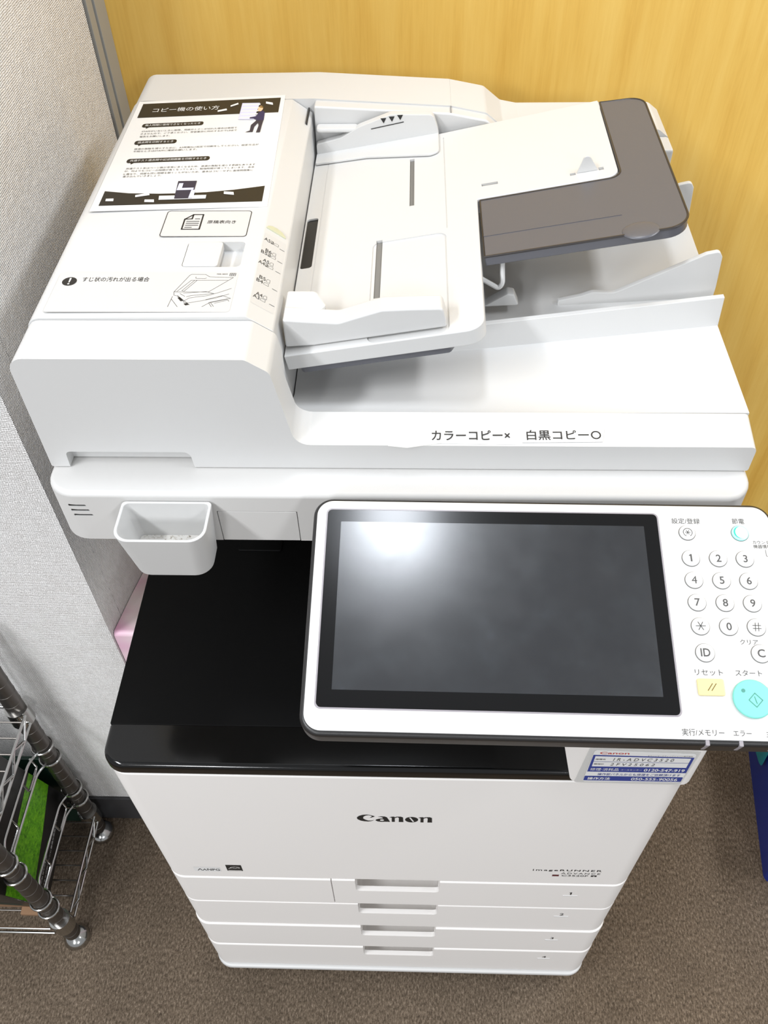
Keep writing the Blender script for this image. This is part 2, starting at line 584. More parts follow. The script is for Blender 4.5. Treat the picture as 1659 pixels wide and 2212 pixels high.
def front_outline(w, y, r=0.022, back=0.049):
    return fillet([(-w, y), (w, y), (w, back), (-w, back)], [r, r, 0, 0], 8)


Z = [0.0615, 0.1665, 0.2610, 0.3545, 0.4440, 0.7335]
offs = [-0.003, -0.002, 0.0, 0.0]
numz = [0.1386, 0.2302, 0.3302, 0.4133]
for k in range(4):
    y0 = offs[k]; w = W + (0.0006 if k < 2 else 0) - 0.0003 * k
    z0, z1 = Z[k] + 0.0007, Z[k + 1] - 0.0007
    d = prism('drawer', front_outline(w, y0), 'z', z0, z1, 'front', cop, 0.0022 if k else 0.0035, 3)
    zt = z1
    hx = 0.0515
    hp = fillet([(-hx, zt - 0.037), (hx, zt - 0.037), (hx, zt + 0.02), (-hx, zt + 0.02)], [0.006, 0.006, 0, 0], 5)
    hp2 = fillet([(-hx + .001, zt - 0.062), (hx - .001, zt - 0.062), (hx - .001, zt + 0.02), (-hx + .001, zt + 0.02)], [0.006, 0.006, 0, 0], 5)
    cs = [cprism(hp, 'y', y0 - 0.02, y0 + 0.0070), cprism(hp2, 'y', y0 + 0.0062, y0 + 0.036)]
    if k == 3:
        cs.append(cbox(-0.0812, -0.0800, -0.01, 0.004, z0 - 0.01, z1 + 0.01))
    cut(d, cs)
    MF = FRONT(y0)
    text(str(4 - k), MF, 0.2132, numz[k], 0.0085, 'ink', d, z=0.0003, name='drawer_number')
    box('number_ridge', 0.204, 0.2225, y0 - 0.0006, y0 + 0.001, numz[k] - 0.0092, numz[k] - 0.0074, 'white', d, 0.0004)

prism('plinth_lip', front_outline(W + 0.0015, -0.0075, 0.026), 'z', 0.0500, 0.0612, 'white', cop, 0.0035, 3)
fc = prism('front_cover', front_outline(W - 0.0005, 0.001), 'z', Z[4] + 0.0007, Z[5], 'front', cop, 0.0022, 3)
MF = FRONT(0.001)


def lg(cx, cy):
    return (-0.041 + (cx - 245) / 1205 * 0.0784, 0.6262 + (285 - cy + (cx - 245) * 0.006) / 107 * 0.0185)


LC = [(535, 205), (500, 193), (450, 182), (400, 178), (340, 182), (285, 196), (250, 216), (242, 232), (255, 251), (300, 270), (360, 281), (420, 283), (480, 275), (524, 259),
      (470, 268), (420, 268), (375, 255), (345, 238), (343, 222), (358, 205), (390, 192), (430, 187), (470, 193), (492, 203), (452, 222), (477, 222)]
LA = [(578, 212), (630, 203), (690, 203), (725, 215), (745, 240), (775, 285), (690, 283), (640, 286), (580, 281), (540, 266), (550, 251), (600, 238), (664, 233), (657, 220), (630, 213)]
LN = [(765, 214), (805, 205), (848, 205), (850, 214), (880, 204), (950, 203), (984, 214), (990, 285), (915, 285), (918, 224), (897, 212), (852, 226), (852, 284), (803, 284), (803, 220)]
flat([[lg(*p) for p in LC]], MF, 'ink', fc, name='logo_letter')
flat([[lg(*p) for p in LA], [lg(645 + 34 * math.cos(t * math.pi / 8), 260 + 13 * math.sin(t * math.pi / 8)) for t in range(16)]], MF, 'ink', fc, name='logo_letter')
flat([[lg(*p) for p in LN]], MF, 'ink', fc, name='logo_letter')
flat([[lg(1122 + 105 * math.cos(t * math.pi / 14), 247 + 42 * math.sin(t * math.pi / 14)) for t in range(28)], [lg(*p) for p in ((1078, 215), (1104, 212), (1166, 278), (1140, 282))]], MF, 'ink', fc, name='logo_letter')
flat([[lg(p[0] + 462, p[1] + 3) for p in LN]], MF, 'ink', fc, name='logo_letter')

text('imageRUNNER', MF, 0.198, 0.4905, 0.0072, 'ink', fc, width=0.0800, bold=0.008, spacing=1.25)
text('ADVANCE', MF, 0.2148, 0.4815, 0.0052, 'ink2', fc, width=0.0455, spacing=1.3)
flat([[(0.1826, 0.4712), (0.1904, 0.4712), (0.1904, 0.4764), (0.1826, 0.4764)]], MF, 'maroon', fc)
text('C3520F', MF, 0.2090, 0.4738, 0.0048, 'ink2', fc, width=0.0310, bold=0.01)
flat([[(0.2278, 0.4716), (0.2346, 0.4716), (0.2346, 0.4762), (0.2278, 0.4762)]], MF, 'ink', fc)
text('II', MF, 0.2312, 0.4739, 0.0030, 'front', fc, z=0.0004)
flat([rect(-0.243, -0.211, 0.4635, 0.4775, 0.001)], MF, 'paper', fc, name='small_sticker')
text('NPG', MF, -0.2195, 0.4700, 0.0066, 'ink2', fc, width=0.0150, bold=0.015, z=0.0004)
strokes([[(-0.2385, 0.467), (-0.2355, 0.4725)], [(-0.2335, 0.467), (-0.2355, 0.4725)], [(-0.2325, 0.467), (-0.2300, 0.4715), (-0.2285, 0.467)]], 0.0011, MF, 'ink2', fc, z=0.0004)
flat([[(-0.2031, 0.4670), (-0.1845, 0.4670), (-0.1845, 0.4865), (-0.2031, 0.4865)]], MF, 'ink', fc, name='small_sticker')
strokes([[(-0.2005, 0.4745), (-0.1965, 0.4800), (-0.1910, 0.4815), (-0.187, 0.479)], [(-0.1995, 0.4760), (-0.1960, 0.4772), (-0.1925, 0.4760), (-0.1900, 0.4778), (-0.1870, 0.4765)], [(-0.2015, 0.4692), (-0.186, 0.4692)]], 0.0009, MF, 'front', fc, z=0.0004)

# ---- black output tray deck and glossy bezel
dk = prism('output_tray', rect(-0.282, 0.165, 0.0437, 0.42, 0.002), 'z', 0.7340, 0.7520, 'black', cop, 0.001)
prism('tray_flap', rect(-0.185, -0.135, 0.262, 0.305, 0.003), 'z', 0.7521, 0.7545, 'black', cop, 0.001)
bz = prism('tray_bezel', fillet([(-W + 0.0002, 0.0), (0.200, 0.0), (0.200, 0.0432), (-W + 0.0002, 0.0432)], [0.031, 0, 0, 0], 12), 'z', 0.7340, 0.7525, 'gloss', cop,
           0.0055, 4, sel=lambda m, e: m.y < 0.043 and abs(e.verts[0].co.z - e.verts[1].co.z) < 1e-5)
box('rear_column', -0.279, 0.279, 0.4205, 0.64, 0.734, 0.9625, 'black', cop, 0.003)
bm = bmesh.new()
add_prism(bm, fillet([(0.1665, 0.7345), (W - 0.0005, 0.7345), (W - 0.0005, 0.9620), (0.118, 0.9620)], [0.016, 0, 0, 0], 8), 'y', -0.0008, 0.30)
do_bevel(bm, 0.012, 6, sel=lambda m, e: m.y < 0.01 and m.x > W - 0.002)
do_bevel(bm, 0.003, 3, sel=lambda m, e: m.y < 0.001 and m.x < 0.26 and m.z < 0.955)
make('panel_column', bm, 'front', cop)

# ---- scanner unit
sc = prism('scanner_unit', fillet([(-W - 0.0005, 0.107), (W, 0.107), (W, 0.63), (-W - 0.0005, 0.63)], [0.024, 0.024, 0.01, 0.01], 8), 'z', 0.9630, 1.0195, 'scan', cop, 0.0045, 4,
           sel=lambda m, e: m.z > 1.0)
cs = []
for k, zc in enumerate((1.0048, 0.9990, 0.9932)):
    cs.append(cprism(rect(-0.2660 + 0.0008 * k, -0.2510 + 0.0014 * k, zc - 0.0015, zc + 0.0015, 0.0013, 4), 'y', 0.09, 0.118))
cs.append(cprism([(-0.1452, 0.95), (-0.0795, 0.95), (-0.0795, 0.9998), (-0.1452, 0.9998)], 'y', 0.09, 0.1102))
cut(sc, cs)
prism('access_cover', fillet([(-0.1446, 0.9632), (-0.0801, 0.9632), (-0.0801, 0.9992), (-0.1446, 0.9992)], [0, 0, 0.001, 0.001], 3), 'y', 0.1070, 0.1100, 'scan', sc, 0.0004)
for zc in (1.0048, 0.9990, 0.9932):
    box('vent_shade_fill', -0.2665, -0.2465, 0.1085, 0.1095, zc - 0.0014, zc + 0.0014, 'ink', sc)  # black plates stand in for the shade inside the vent slots

# ---- document feeder: hump on the left
HT = 1.1350
hump_poly = fillet([(-W, 1.0205), (-0.0895, 1.0205), (-0.0895, 1.046), (-0.0935, 1.1213), (-0.113, HT), (-W, HT - 0.0015)], [0.002, 0, 0, 0.003, 0.004, 0.012], 6)
adf = prism('feeder_cover', hump_poly, 'y', 0.1835, 0.5560, 'white', cop, 0.0008, 2)
fp_pts = [(-W, 1.0205), (W, 1.0205), (W, 1.0465), (-0.0790, 1.0465), (-0.0915, 1.1195), (-0.1085, 1.1315), (-W, HT - 0.003)]
front_poly = fillet(fp_pts, [0.002, 0.002, 0.005, 0.014, 0.008, 0.008, 0.012], 6)
bm = bmesh.new()
add_prism(bm, front_poly, 'y', 0.1365, 0.1828)
do_bevel(bm, 0.0075, 5, sel=lambda m, e: m.y < 0.14 and m.z > 1.03)
for v in bm.verts:
    if v.co.x > -0.10 and v.co.z > 1.035:
        v.co.z += 0.0065 * (v.co.y - 0.1365) / 0.0315 * max(0.0, min(1.0, 1 - (v.co.z - 1.048) / 0.04))
ff = make('feeder_front', bm, 'white', cop)
cut(ff, [cprism(fillet([(-0.2680, 1.0), (-0.1625, 1.0), (-0.1655, 1.0375), (-0.2665, 1.0375)], [0, 0, 0.006, 0.004], 5), 'y', 0.10, 0.1480), cbox(-0.0886, W + 0.01, 0.1682, 0.2, 1.0, 1.2)])

# rear housing and rear rail
rp = fillet([(-W, 1.0205), (W, 1.0205), (W, 1.092), (0.2700, 1.101), (0.125, 1.101), (0.107, 1.1045), (0.088, 1.1195), (0.05, 1.127), (-0.09, HT), (-W, HT - 0.0015)],
            [0.002, 0.002, 0.004, 0.01, 0.004, 0.006, 0.01, 0.02, 0, 0.014], 6)
rh = prism('feeder_rear_housing', rp, 'y', 0.5570, 0.6240, 'white', cop, 0.009, 4, sel=lambda m, e: m.y > 0.62)
bmx = fillet([(-0.0925, 1.03), (0.130, 1.03), (0.122, 1.098), (0.107, 1.1045), (0.088, 1.1195), (0.05, 1.127), (-0.09, HT)], [0, 0, 0.004, 0.006, 0.01, 0.02, 0.002], 6)
prism('feeder_rear_ledge', [(a, b - 0.0015) for a, b in bmx], 'y', 0.5420, 0.5568, 'white', cop, 0.0045, 4, sel=lambda m, e: m.y < 0.545)
box('housing_seam', 0.0505, 0.0511, 0.5435, 0.6215, 1.05, 1.1268, 'groove', rh)
box('rail_end', 0.20, W - 0.0005, 0.5255, 0.5568, 1.0210, 1.094, 'white', cop, 0.003)
box('bed_rear', -0.0885, W - 0.001, 0.4505, 0.5250, 1.0205, 1.0400, 'white', cop, 0.002)
box('hinge_slot', -0.0975, -0.0960, 0.522, 0.556, 1.10, 1.1262, 'darkgroove', adf)

# platen cover, front strip and paper exit floor
bm = bmesh.new()
xs = (-0.0885, W)
# sloped ramp + floor + raised receiving bed as one stepped shell
prof = {}
for x, zr, yr, zf, ys_, zs in ((xs[0], 1.0500, 0.2120, 1.0335, 0.252, 1.0520), (0.08, 1.0515, 0.2000, 1.0430, 0.262, 1.0665), (xs[1], 1.0530, 0.1700, 1.0528, 0.282, 1.0800)):
    prof[x] = [(0.1694, 1.0205), (0.1694, zr), (yr, zf), (ys_, zf + 0.0010), (ys_ + 0.005, zs), (ys_ + 0.010, zs), (ys_ + 0.016, zs - 0.016), (0.4500, zs - 0.012), (0.4500, 1.0205)]
rings = [[bm.verts.new((x, a, b)) for a, b in prof[x]] for x in sorted(prof)]
for a, b in zip(rings, rings[1:]):
    for k in range(len(a)):
        bm.faces.new((a[k], a[(k + 1) % len(a)], b[(k + 1) % len(a)], b[k]))
bm.faces.new(rings[0]); bm.faces.new(rings[-1][::-1])
bmesh.ops.recalc_face_normals(bm, faces=bm.faces[:])
do_bevel(bm, 0.0022, 3, sel=lambda m, e: m.y < 0.5 and m.z > 1.03, ang=35)
bed = make('paper_exit_bed', bm, 'white', cop)
finp = [(0.1440, 1.0450), (0.1440, 1.0605), (0.1470, 1.0612), (0.1640, 1.0655), (0.1735, 1.0695), (0.1930, 1.0690), (0.1980, 1.0715), (0.2650, 1.1080), (0.2755, 1.1105), (0.2790, 1.1050), (0.2815, 1.075), (0.2815, 1.050)]
for yf, sc_ in ((0.3120, 1.0), (0.4300, 1.0)):
    fp = fillet([(a, b) for a, b in finp], [0, 0.001, 0.004, 0.01, 0.008, 0.01, 0.01, 0.01, 0.004, 0.004, 0, 0], 4)
    prism('paper_stop', fp, 'y', yf - 0.0025, yf + 0.0025, 'white', cop, 0.0012, 2)

# ---- inclined document tray
TH = R(10)
MT = Matrix.Translation((-0.08, 0, 1.088)) @ Matrix(((math.cos(TH), 0, -math.sin(TH), 0), (0, 1, 0, 0), (math.sin(TH), 0, math.cos(TH), 0), (0, 0, 0, 1)))
S = lambda x: (x + 0.08) / math.cos(TH)
wt_poly = fillet([(S(-0.0905), 0.1970), (S(0.0690), 0.1970), (S(0.0715), 0.3905), (S(0.1975), 0.3915), (S(0.1985), 0.5440), (S(-0.0905), 0.5235)],
                 [0, 0.015, 0.0015, 0.012, 0.001, 0], 7)
ft = prism('document_tray', wt_poly, 'z', -0.0142, 0.0, 'white', cop, 0.003, 3, Mx=MT)
cut(ft, [cprism(rect(S(-0.0890), S(-0.0780), 0.320, 0.404, 0.003), 'z', -0.008, 0.01, MT),
         cbox(S(0.0090), S(0.0135), 0.398, 0.4880, -0.004, 0.01, MT),
         cbox(S(-0.0205), S(-0.0150), 0.260, 0.3470, -0.004, 0.01, MT),
         cprism(rect(S(-0.0235), S(0.0420), 0.1985, 0.3440, 0.008), 'z', -0.0012, 0.01, MT),
         cbox(S(0.0765), S(0.0915), 0.4120, 0.4165, -0.004, 0.01, MT),
         cbox(S(0.1560), S(0.1610), 0.4045, 0.4085, -0.004, 0.01, MT),
         cbox(S(0.1815), S(0.1860), 0.4060, 0.4110, -0.004, 0.01, MT),
         cbox(S(0.0425), S(0.0436), 0.3500, 0.5220, -0.0006, 0.01, MT),
         cbox(S(-0.0760), S(-0.0752), 0.2400, 0.5200, -0.0004, 0.01, MT)])
box('pickup_slot', S(-0.0888), S(-0.0782), 0.3203, 0.4037, -0.0079, -0.0015, 'gloss', ft, Mx=MT)
box('rail_slot', S(0.0092), S(0.0133), 0.3985, 0.4875, -0.0039, -0.0020, 'groove', ft, Mx=MT)
box('rail_slot', S(-0.0203), S(-0.0152), 0.2605, 0.3465, -0.0039, -0.0022, 'groove', ft, Mx=MT)
box('clip_slot', S(0.0767), S(0.0913), 0.4123, 0.4162, -0.0039, -0.0030, 'groove', ft, Mx=MT)
prism('paper_flag', fillet([(S(0.1620), 0.0), (S(0.1810), 0.0), (S(0.1715), 0.0200)], [0, 0, 0.004], 5), 'y', 0.4065, 0.4085, 'white', ft, 0.0006, 2, Mx=MT)
prism('tray_underside', fillet([(S(-0.082), 0.200), (S(0.040), 0.200), (S(0.060), 0.24), (S(0.060), 0.50), (S(-0.082), 0.50)], 0.004, 3), 'z', -0.0215, -0.0145, 'smoke', ft, 0.002, 2, Mx=MT)

# smoked extension
sm_poly = fillet([(S(0.0735), 0.2965), (S(0.2408), 0.2965), (S(0.2412), 0.5350), (S(0.2000), 0.5405), (S(0.1995), 0.3900), (S(0.0735), 0.3885)], [0, 0.020, 0.017, 0, 0.012, 0.001], 8)
ex = prism('tray_extension', sm_poly, 'z', -0.0105, -0.0008, 'smoke', cop, 0.0022, 3, Mx=MT)
M['smokedark'] = mat('smoked_edge_shade', (52, 48, 47), 0.3)  # darker smoke tone painting the edge darkening of translucent plastic
edgepts = [MT @ Vector((a, b, -0.0012)) for a, b in sm_poly]
wire('extension_edge_shade', edgepts, 0.0011, 'smokedark', ex, closed=True, seg=6)  # added bead drawing the dark outline that light makes at clear edges
box('extension_ridge', S(0.074), S(0.190), 0.3272, 0.3278, -0.0009, -0.0004, 'smoke', ex, Mx=MT)
bm = bmesh.new()
bmesh.ops.create_uvsphere(bm, u_segments=32, v_segments=16, radius=1.0)
bm.transform(MT @ Matrix.Translation((S(0.2010), 0.3000, -0.0010)) @ Matrix.Diagonal((0.0155, 0.0125, 0.0022, 1)))
make('thumb_grip', bm, 'smoke', ex, wn=False)
wire('tray_bracket', [(0.060, 0.300, 1.098), (0.088, 0.296, 1.083), (0.091, 0.296, 1.088), (0.090, 0.310, 1.108)], 0.0022, 'white', cop, corner=0.004)
prism('bed_rib', fillet([(0.075, 1.060), (0.108, 1.062), (0.103, 1.0735), (0.097, 1.0745)], [0, 0, 0.002, 0.003], 4), 'y', 0.300, 0.312, 'white', cop, 0.002, 2)


# guides
def tz(x):
    return 1.088 + 0.1763 * (x + 0.08)


ng = [(-0.0895, tz(-0.0895) + 0.003), (-0.0895, 1.1165), (-0.0700, 1.1150), (-0.0459, 1.1135), (-0.0341, 1.1178), (-0.0114, 1.1257), (0.0104, 1.1268), (0.0360, 1.1275), (0.0390, 1.1160), (0.0400, tz(0.04) + 0.0006), (-0.066, tz(-0.066) + 0.0006)]
prism('paper_guide', fillet(ng, [0, 0.002, 0, 0.012, 0.008, 0.012, 0, 0.004, 0.002, 0, 0.004], 5), 'y', 0.2045, 0.2230, 'white', ft, 0.0028, 3, ang=40)
prism('guide_tab', fillet([(-0.0900, 0.214), (-0.0640, 0.214), (-0.0560, 0.226), (-0.0660, 0.2460), (-0.0900, 0.2460)], [0, 0, 0.004, 0.006, 0.003], 5), 'z', 1.1105, 1.1152, 'white', ft, 0.0018, 2)
fg = [(-0.0890, tz(-0.089) + 0.0006), (-0.0890, 1.1000), (-0.0628, 1.1072), (-0.0431, 1.1187), (-0.0106, 1.1310), (0.0322, 1.1305), (0.0372, 1.1160), (0.0385, tz(0.0385) + 0.0006)]
g2 = prism('paper_guide', fillet(fg, [0, 0.003, 0.014, 0.014, 0.012, 0.006, 0, 0], 6), 'y', 0.5280, 0.5370, 'white', ft, 0.0010, 2, ang=60)
prism('guide_foot', fillet([(S(-0.0890), 0.5085), (S(-0.035), 0.5045), (S(0.0300), 0.4860), (S(0.0385), 0.4900), (S(0.0385), 0.5300), (S(-0.0890), 0.5300)], [0.002, 0.02, 0.008, 0.008, 0, 0], 6), 'z', 0.0006, 0.0032, 'white', ft, 0.001, 2, Mx=MT)
prism('guide_tab', rect(-0.0880, -0.0450, 0.5285, 0.5412, 0.004), 'z', 1.1120, 1.1165, 'white', ft, 0.0018, 2)
MG = FRONT(0.5279)
strokes([[(-0.0310, 1.1165), (0.0020, 1.1235)]], 0.0009, MG, 'ink', g2, z=0.0003, name='limit_mark')
for k in range(3):
    xx = -0.0185 + 0.0085 * k; zz = 1.1222 + 0.0016 * k
    flat([[(xx - 0.003, zz + 0.0052), (xx + 0.003, zz + 0.0055), (xx + 0.0003, zz)]], MG, 'ink', g2, z=0.0003, name='limit_mark')

# ---- print, stickers and latch on the feeder cover
MH = TOP(HT)
st = flat([rect(-0.2003, -0.1272, 0.2942, 0.3350, 0.003)], MH, 'sticker', adf, z=0.00005, name='sticker')
strokes([rect(-0.2003, -0.1272, 0.2942, 0.3350, 0.003) + rect(-0.2003, -0.1272, 0.2942, 0.3350, 0.003)[:1]], 0.0006, MH, 'ink', adf, z=0.0002)
DOC = [(0, 0), (0, 0.016), (0.0065, 0.0235), (0.0150, 0.0235), (0.0150, 0), (0, 0)]
dx, dy = -0.1835, 0.3055
strokes([[(dx + a, dy + b) for a, b in DOC], [(dx, dy + 0.016), (dx + 0.0062, dy + 0.0165), (dx + 0.0065, dy + 0.0235)]], 0.0013, MH, 'ink', adf, z=0.0002, name='document_icon')
strokes([[(dx + 0.0022, dy + v), (dx + 0.0128, dy + v)] for v in (0.0062, 0.0094, 0.0126)] + [[(dx + 0.0022, dy + 0.003), (dx + 0.0078, dy + 0.003)], [(dx + 0.009, dy + 0.0165), (dx + 0.0128, dy + 0.0165)]], 0.0009, MH, 'ink', adf, z=0.0002, name='document_icon')
text('原稿表向き', MH, -0.1510, 0.3170, 0.0052, 'ink', adf, width=0.0245)
# latch pocket
cut(adf, [cprism(rect(-0.1740, -0.1262, 0.2497, 0.2865, 0.004), 'z', HT - 0.009, HT + 0.01)])
prism('release_latch', rect(-0.1735, -0.1445, 0.2502, 0.2860, 0.003), 'z', HT - 0.0060, HT + 0.0004, 'white', adf, 0.001, 2)
box('latch_gap', -0.1455, -0.1432, 0.2505, 0.2580, HT - 0.0089, HT - 0.0062, 'ink', adf)
flat([rect(-0.2690, -0.1260, 0.1890, 0.2420, 0.003)], MH, 'sticker', adf, z=0.00005, name='sticker')
flat([ellipse(-0.2590, 0.2290, 0.0058, 0.0058)], MH, 'ink', adf, z=0.0002, name='warning_disc')
flat([[(-0.2598, 0.2335), (-0.2582, 0.2335), (-0.2585, 0.2275), (-0.2595, 0.2275)]], MH, 'white', adf, z=0.0003)
flat([ellipse(-0.2590, 0.2256, 0.0009, 0.0009, 12)], MH, 'white', adf, z=0.0003)
text('すじ状の汚れが出る場合', MH, -0.2492, 0.2318, 0.0062, 'ink', adf, width=0.0535, align='LEFT')
# line drawing of opened feeder, traced as (crop x, crop y) -> hump top


def dr(cx, cy):
    u = (cx - 185) / (835 - 185); v = (1238 - cy) / (1238 - 825)
    return (-0.1735 + u * 0.0430 + (0.0015 * v), 0.1955 + v * 0.0435)


DRAW = [[(183, 1055), (300, 840), (320, 828), (490, 830), (545, 860), (835, 870), (590, 1055), (200, 1055), (183, 1045)], [(183, 1055), (195, 1095), (240, 1105), (330, 1165), (345, 1185)],
        [(215, 1050), (340, 905), (780, 905)], [(270, 1040), (380, 905), (410, 905), (300, 1045), (270, 1040)], [(380, 860), (385, 880), (500, 882), (512, 875)],
        [(185, 1110), (172, 1238)], [(185, 1145), (285, 1238)], [(240, 1100), (420, 1215)], [(260, 1075), (330, 1110)], [(300, 1070), (560, 1050), (660, 1075), (400, 1100), (350, 1115)],
        [(850, 1010), (720, 1060), (600, 1100), (450, 1120), (390, 1130), (340, 1165)], [(840, 1080), (700, 1130), (540, 1165), (400, 1190), (345, 1185)],
        [(590, 1150), (770, 1100), (875, 1135), (640, 1190), (570, 1238)], [(635, 1190), (680, 1238)], [(660, 1190), (705, 1235)], [(640, 1185), (840, 1140)], [(700, 1195), (850, 1155), (865, 1170)]]
strokes([[dr(*p) for p in pl] for pl in DRAW], 0.00028, MH, 'ink', adf, z=0.0002)
flat([[dr(*p) for p in ((248, 1125), (275, 1122), (332, 1165), (300, 1170))]], MH, 'ink', adf)
flat([[dr(*p) for p in ((345, 1200), (385, 1192), (412, 1212), (375, 1222))]], MH, 'ink', adf)
text('FE8-3825', MH, -0.1387, 0.2390, 0.0015, 'ink2', adf, width=0.0085)
strokes([rect(-0.1325, -0.1280, 0.2368, 0.2402) + [(-0.1325, 0.2368)], [(-0.1325, 0.2385), (-0.128, 0.2385)], [(-0.1310, 0.2368), (-0.1310, 0.2402)], [(-0.1295, 0.2368), (-0.1295, 0.2402)]], 0.0004, MH, 'ink2', adf)

# paper-size scale on the sloped shoulder: local x runs down the slope
sl = Vector((0.0195, 0, -0.0137)).normalized(); nn = Vector((0.0137, 0, 0.0195)).normalized()
MS = Matrix(((sl.x, 0, nn.x, -0.113), (0, 1, 0, 0), (sl.z, 0, nn.z, HT), (0, 0, 0, 1)))
flat([rect(0.0012, 0.0215, 0.2030, 0.3020, 0.0015)], MS, 'sticker', adf, z=0.00010, name='size_scale')
for y in (0.2903, 0.2723, 0.2575, 0.2330, 0.2125):
    strokes([[(0.0166, y), (0.0208, y)]], 0.0005, MS, 'ink', adf, name='size_mark')
for s, x, y in (('A5R', 0.0055, 0.2930), ('B6', 0.0085, 0.2785), ('B5R', 0.0050, 0.2737), ('A5', 0.0080, 0.2636), ('A4R', 0.0046, 0.2586), ('B5', 0.0080, 0.2397), ('B4', 0.0062, 0.2345), ('A4', 0.0080, 0.2175), ('A3', 0.0060, 0.2130)):
    land = s in ('A5R', 'B5R', 'A4R', 'B4', 'A3')
    text(s[:2], MS, x - 0.001, y, 0.0042, 'ink', adf, width=0.0056, name='size_lettering')
    xo = x + 0.0022
    if s.endswith('R'):
        flat([rect(xo, xo + 0.0026, y - 0.0021, y + 0.0021, 0.0003, 2)], MS, 'ink2', adf, name='size_lettering')
        text('R', MS, xo + 0.0013, y, 0.0030, 'sticker', adf, z=0.0003, name='size_lettering')
        xo += 0.0030
    else:
        xo += 0.0004
    w_, h_ = (0.0042, 0.0030) if land else (0.0030, 0.0040)
    strokes([[(xo, y - h_ / 2), (xo + w_, y - h_ / 2), (xo + w_, y + h_ / 2), (xo + w_ * 0.4, y + h_ / 2), (xo, y + h_ * 0.1), (xo, y - h_ / 2)]], 0.00028, MS, 'ink2', adf, name='size_lettering')
prism('indicator_lens', [(0.0010, 0.3090), (0.0025, 0.3125), (0.0060, 0.3150), (0.0110, 0.3155), (0.0160, 0.3140), (0.0195, 0.3105), (0.0200, 0.3085)], 'z', -0.002, 0.0012, 'indicator', adf, 0.0005, 2, Mx=MS)

# ---- control panel
PT = 0.2576
MP = Matrix.Translation((0.0717, 0.0027, 1.0203)) @ Matrix.Rotation(-0.0023, 4, 'Z') @ Matrix.Rotation(PT, 4, 'X') @ Matrix.Rotation(-0.0065, 4, 'Z')
rim = prism('control_panel', rect(-0.1326, 0.2065, -0.0943, 0.0838, 0.0145, 10), 'z', -0.0200, 0.0, 'rim', cop, 0.0035, 4, Mx=MP)
prism('panel_face', rect(-0.1296, 0.2035, -0.0909, 0.0808, 0.0120, 10), 'z', -0.001, 0.0008, 'panelwhite', rim, 0.0005, 2, Mx=MP)
prism('screen_surround', rect(-0.1228, 0.1229, -0.0765, 0.0745, 0.0042, 6), 'z', 0.0, 0.0010, 'led', rim, 0.0002, 1, Mx=MP)
prism('screen_border', rect(-0.1217, 0.1218, -0.0754, 0.0734, 0.0035, 6), 'z', 0.0, 0.0012, 'glass', rim, 0.0003, 2, Mx=MP)
prism('screen', rect(-0.1114, 0.1114, -0.0633, 0.0633, 0.0003, 2), 'z', 0.0, 0.0014, 'screen', rim, Mx=MP)
prism('panel_arm', rect(0.02, 0.15, -0.03, 0.06, 0.01), 'z', -0.045, -0.0202, 'rim', rim, 0.003, 2, Mx=MP)
FZ = 0.0008


def key(x, y, r, glyph, gh, bold=0.012, m='panelwhite', gm='ink2', gw=None):
    bm = bmesh.new()
    add_prism(bm, ellipse(x, y, r + 0.00045, r + 0.00045, 36), 'z', FZ - 0.001, FZ + 0.00012)
    for f in bm.faces:
        f.material_index = 1
    n0 = len(bm.verts)
    bm2 = bmesh.new(); add_prism(bm2, ellipse(x, y, r, r, 36), 'z', FZ, FZ + 0.0013); do_bevel(bm2, 0.0004, 2)
    me = bpy.data.meshes.new('tmp'); bm2.to_mesh(me); bm2.free(); bm.from_mesh(me); bpy.data.meshes.remove(me)
    if glyph:
        me = one_mesh(gh) if glyph == '1' else text_mesh(glyph, gh, gw, bold=0.0 if glyph == '4' else bold)
        me.transform(Matrix.Translation((x, y, FZ + 0.00145)))
        k0 = len(bm.faces)
        bm.from_mesh(me); bpy.data.meshes.remove(me)
        bm.faces.ensure_lookup_table()
        for f in bm.faces[k0:]:
            f.material_index = 2
    return make('round_key', bm, [m, 'groove', gm], rim, Mx=MP, wn=False)


X3 = (0.1425, 0.1619, 0.1809); Y4 = (0.0384, 0.0214, 0.0045, -0.0130)
for j, row in enumerate(('123', '456', '789', '*0#')):
    for i, ch in enumerate(row):
        if ch == '*':
            key(X3[i], Y4[j], 0.0061, '', 0)
            strokes([[(X3[i] + 0.0033 * math.cos(a), Y4[j] + 0.0033 * math.sin(a)), (X3[i] - 0.0033 * math.cos(a), Y4[j] - 0.0033 * math.sin(a))] for a in (0, math.pi / 3, 2 * math.pi / 3)], 0.0005, MP, 'ink2', rim, z=FZ + 0.0015, name='key_mark')
        elif ch == '#':
            key(X3[i], Y4[j], 0.0061, '', 0)
            cx, cy = X3[i], Y4[j]
            strokes([[(cx - 0.0028, cy + s * 0.0011), (cx + 0.0028, cy + s * 0.0011)] for s in (-1, 1)] + [[(cx + s * 0.0011 - 0.0003, cy - 0.003), (cx + s * 0.0011 + 0.0003, cy + 0.003)] for s in (-1, 1)], 0.00045, MP, 'ink2', rim, z=FZ + 0.0015, name='key_mark')
        else:
            key(X3[i], Y4[j], 0.0061, ch, 0.0057)
key(0.1432, -0.0320, 0.0063, 'ID', 0.0058, 0.016, gw=0.0066)
key(0.1809, -0.0318, 0.0063, 'C', 0.0058, 0.016)
key(0.1423, 0.0586, 0.0057, '', 0)
cx, cy = 0.1425, 0.0586
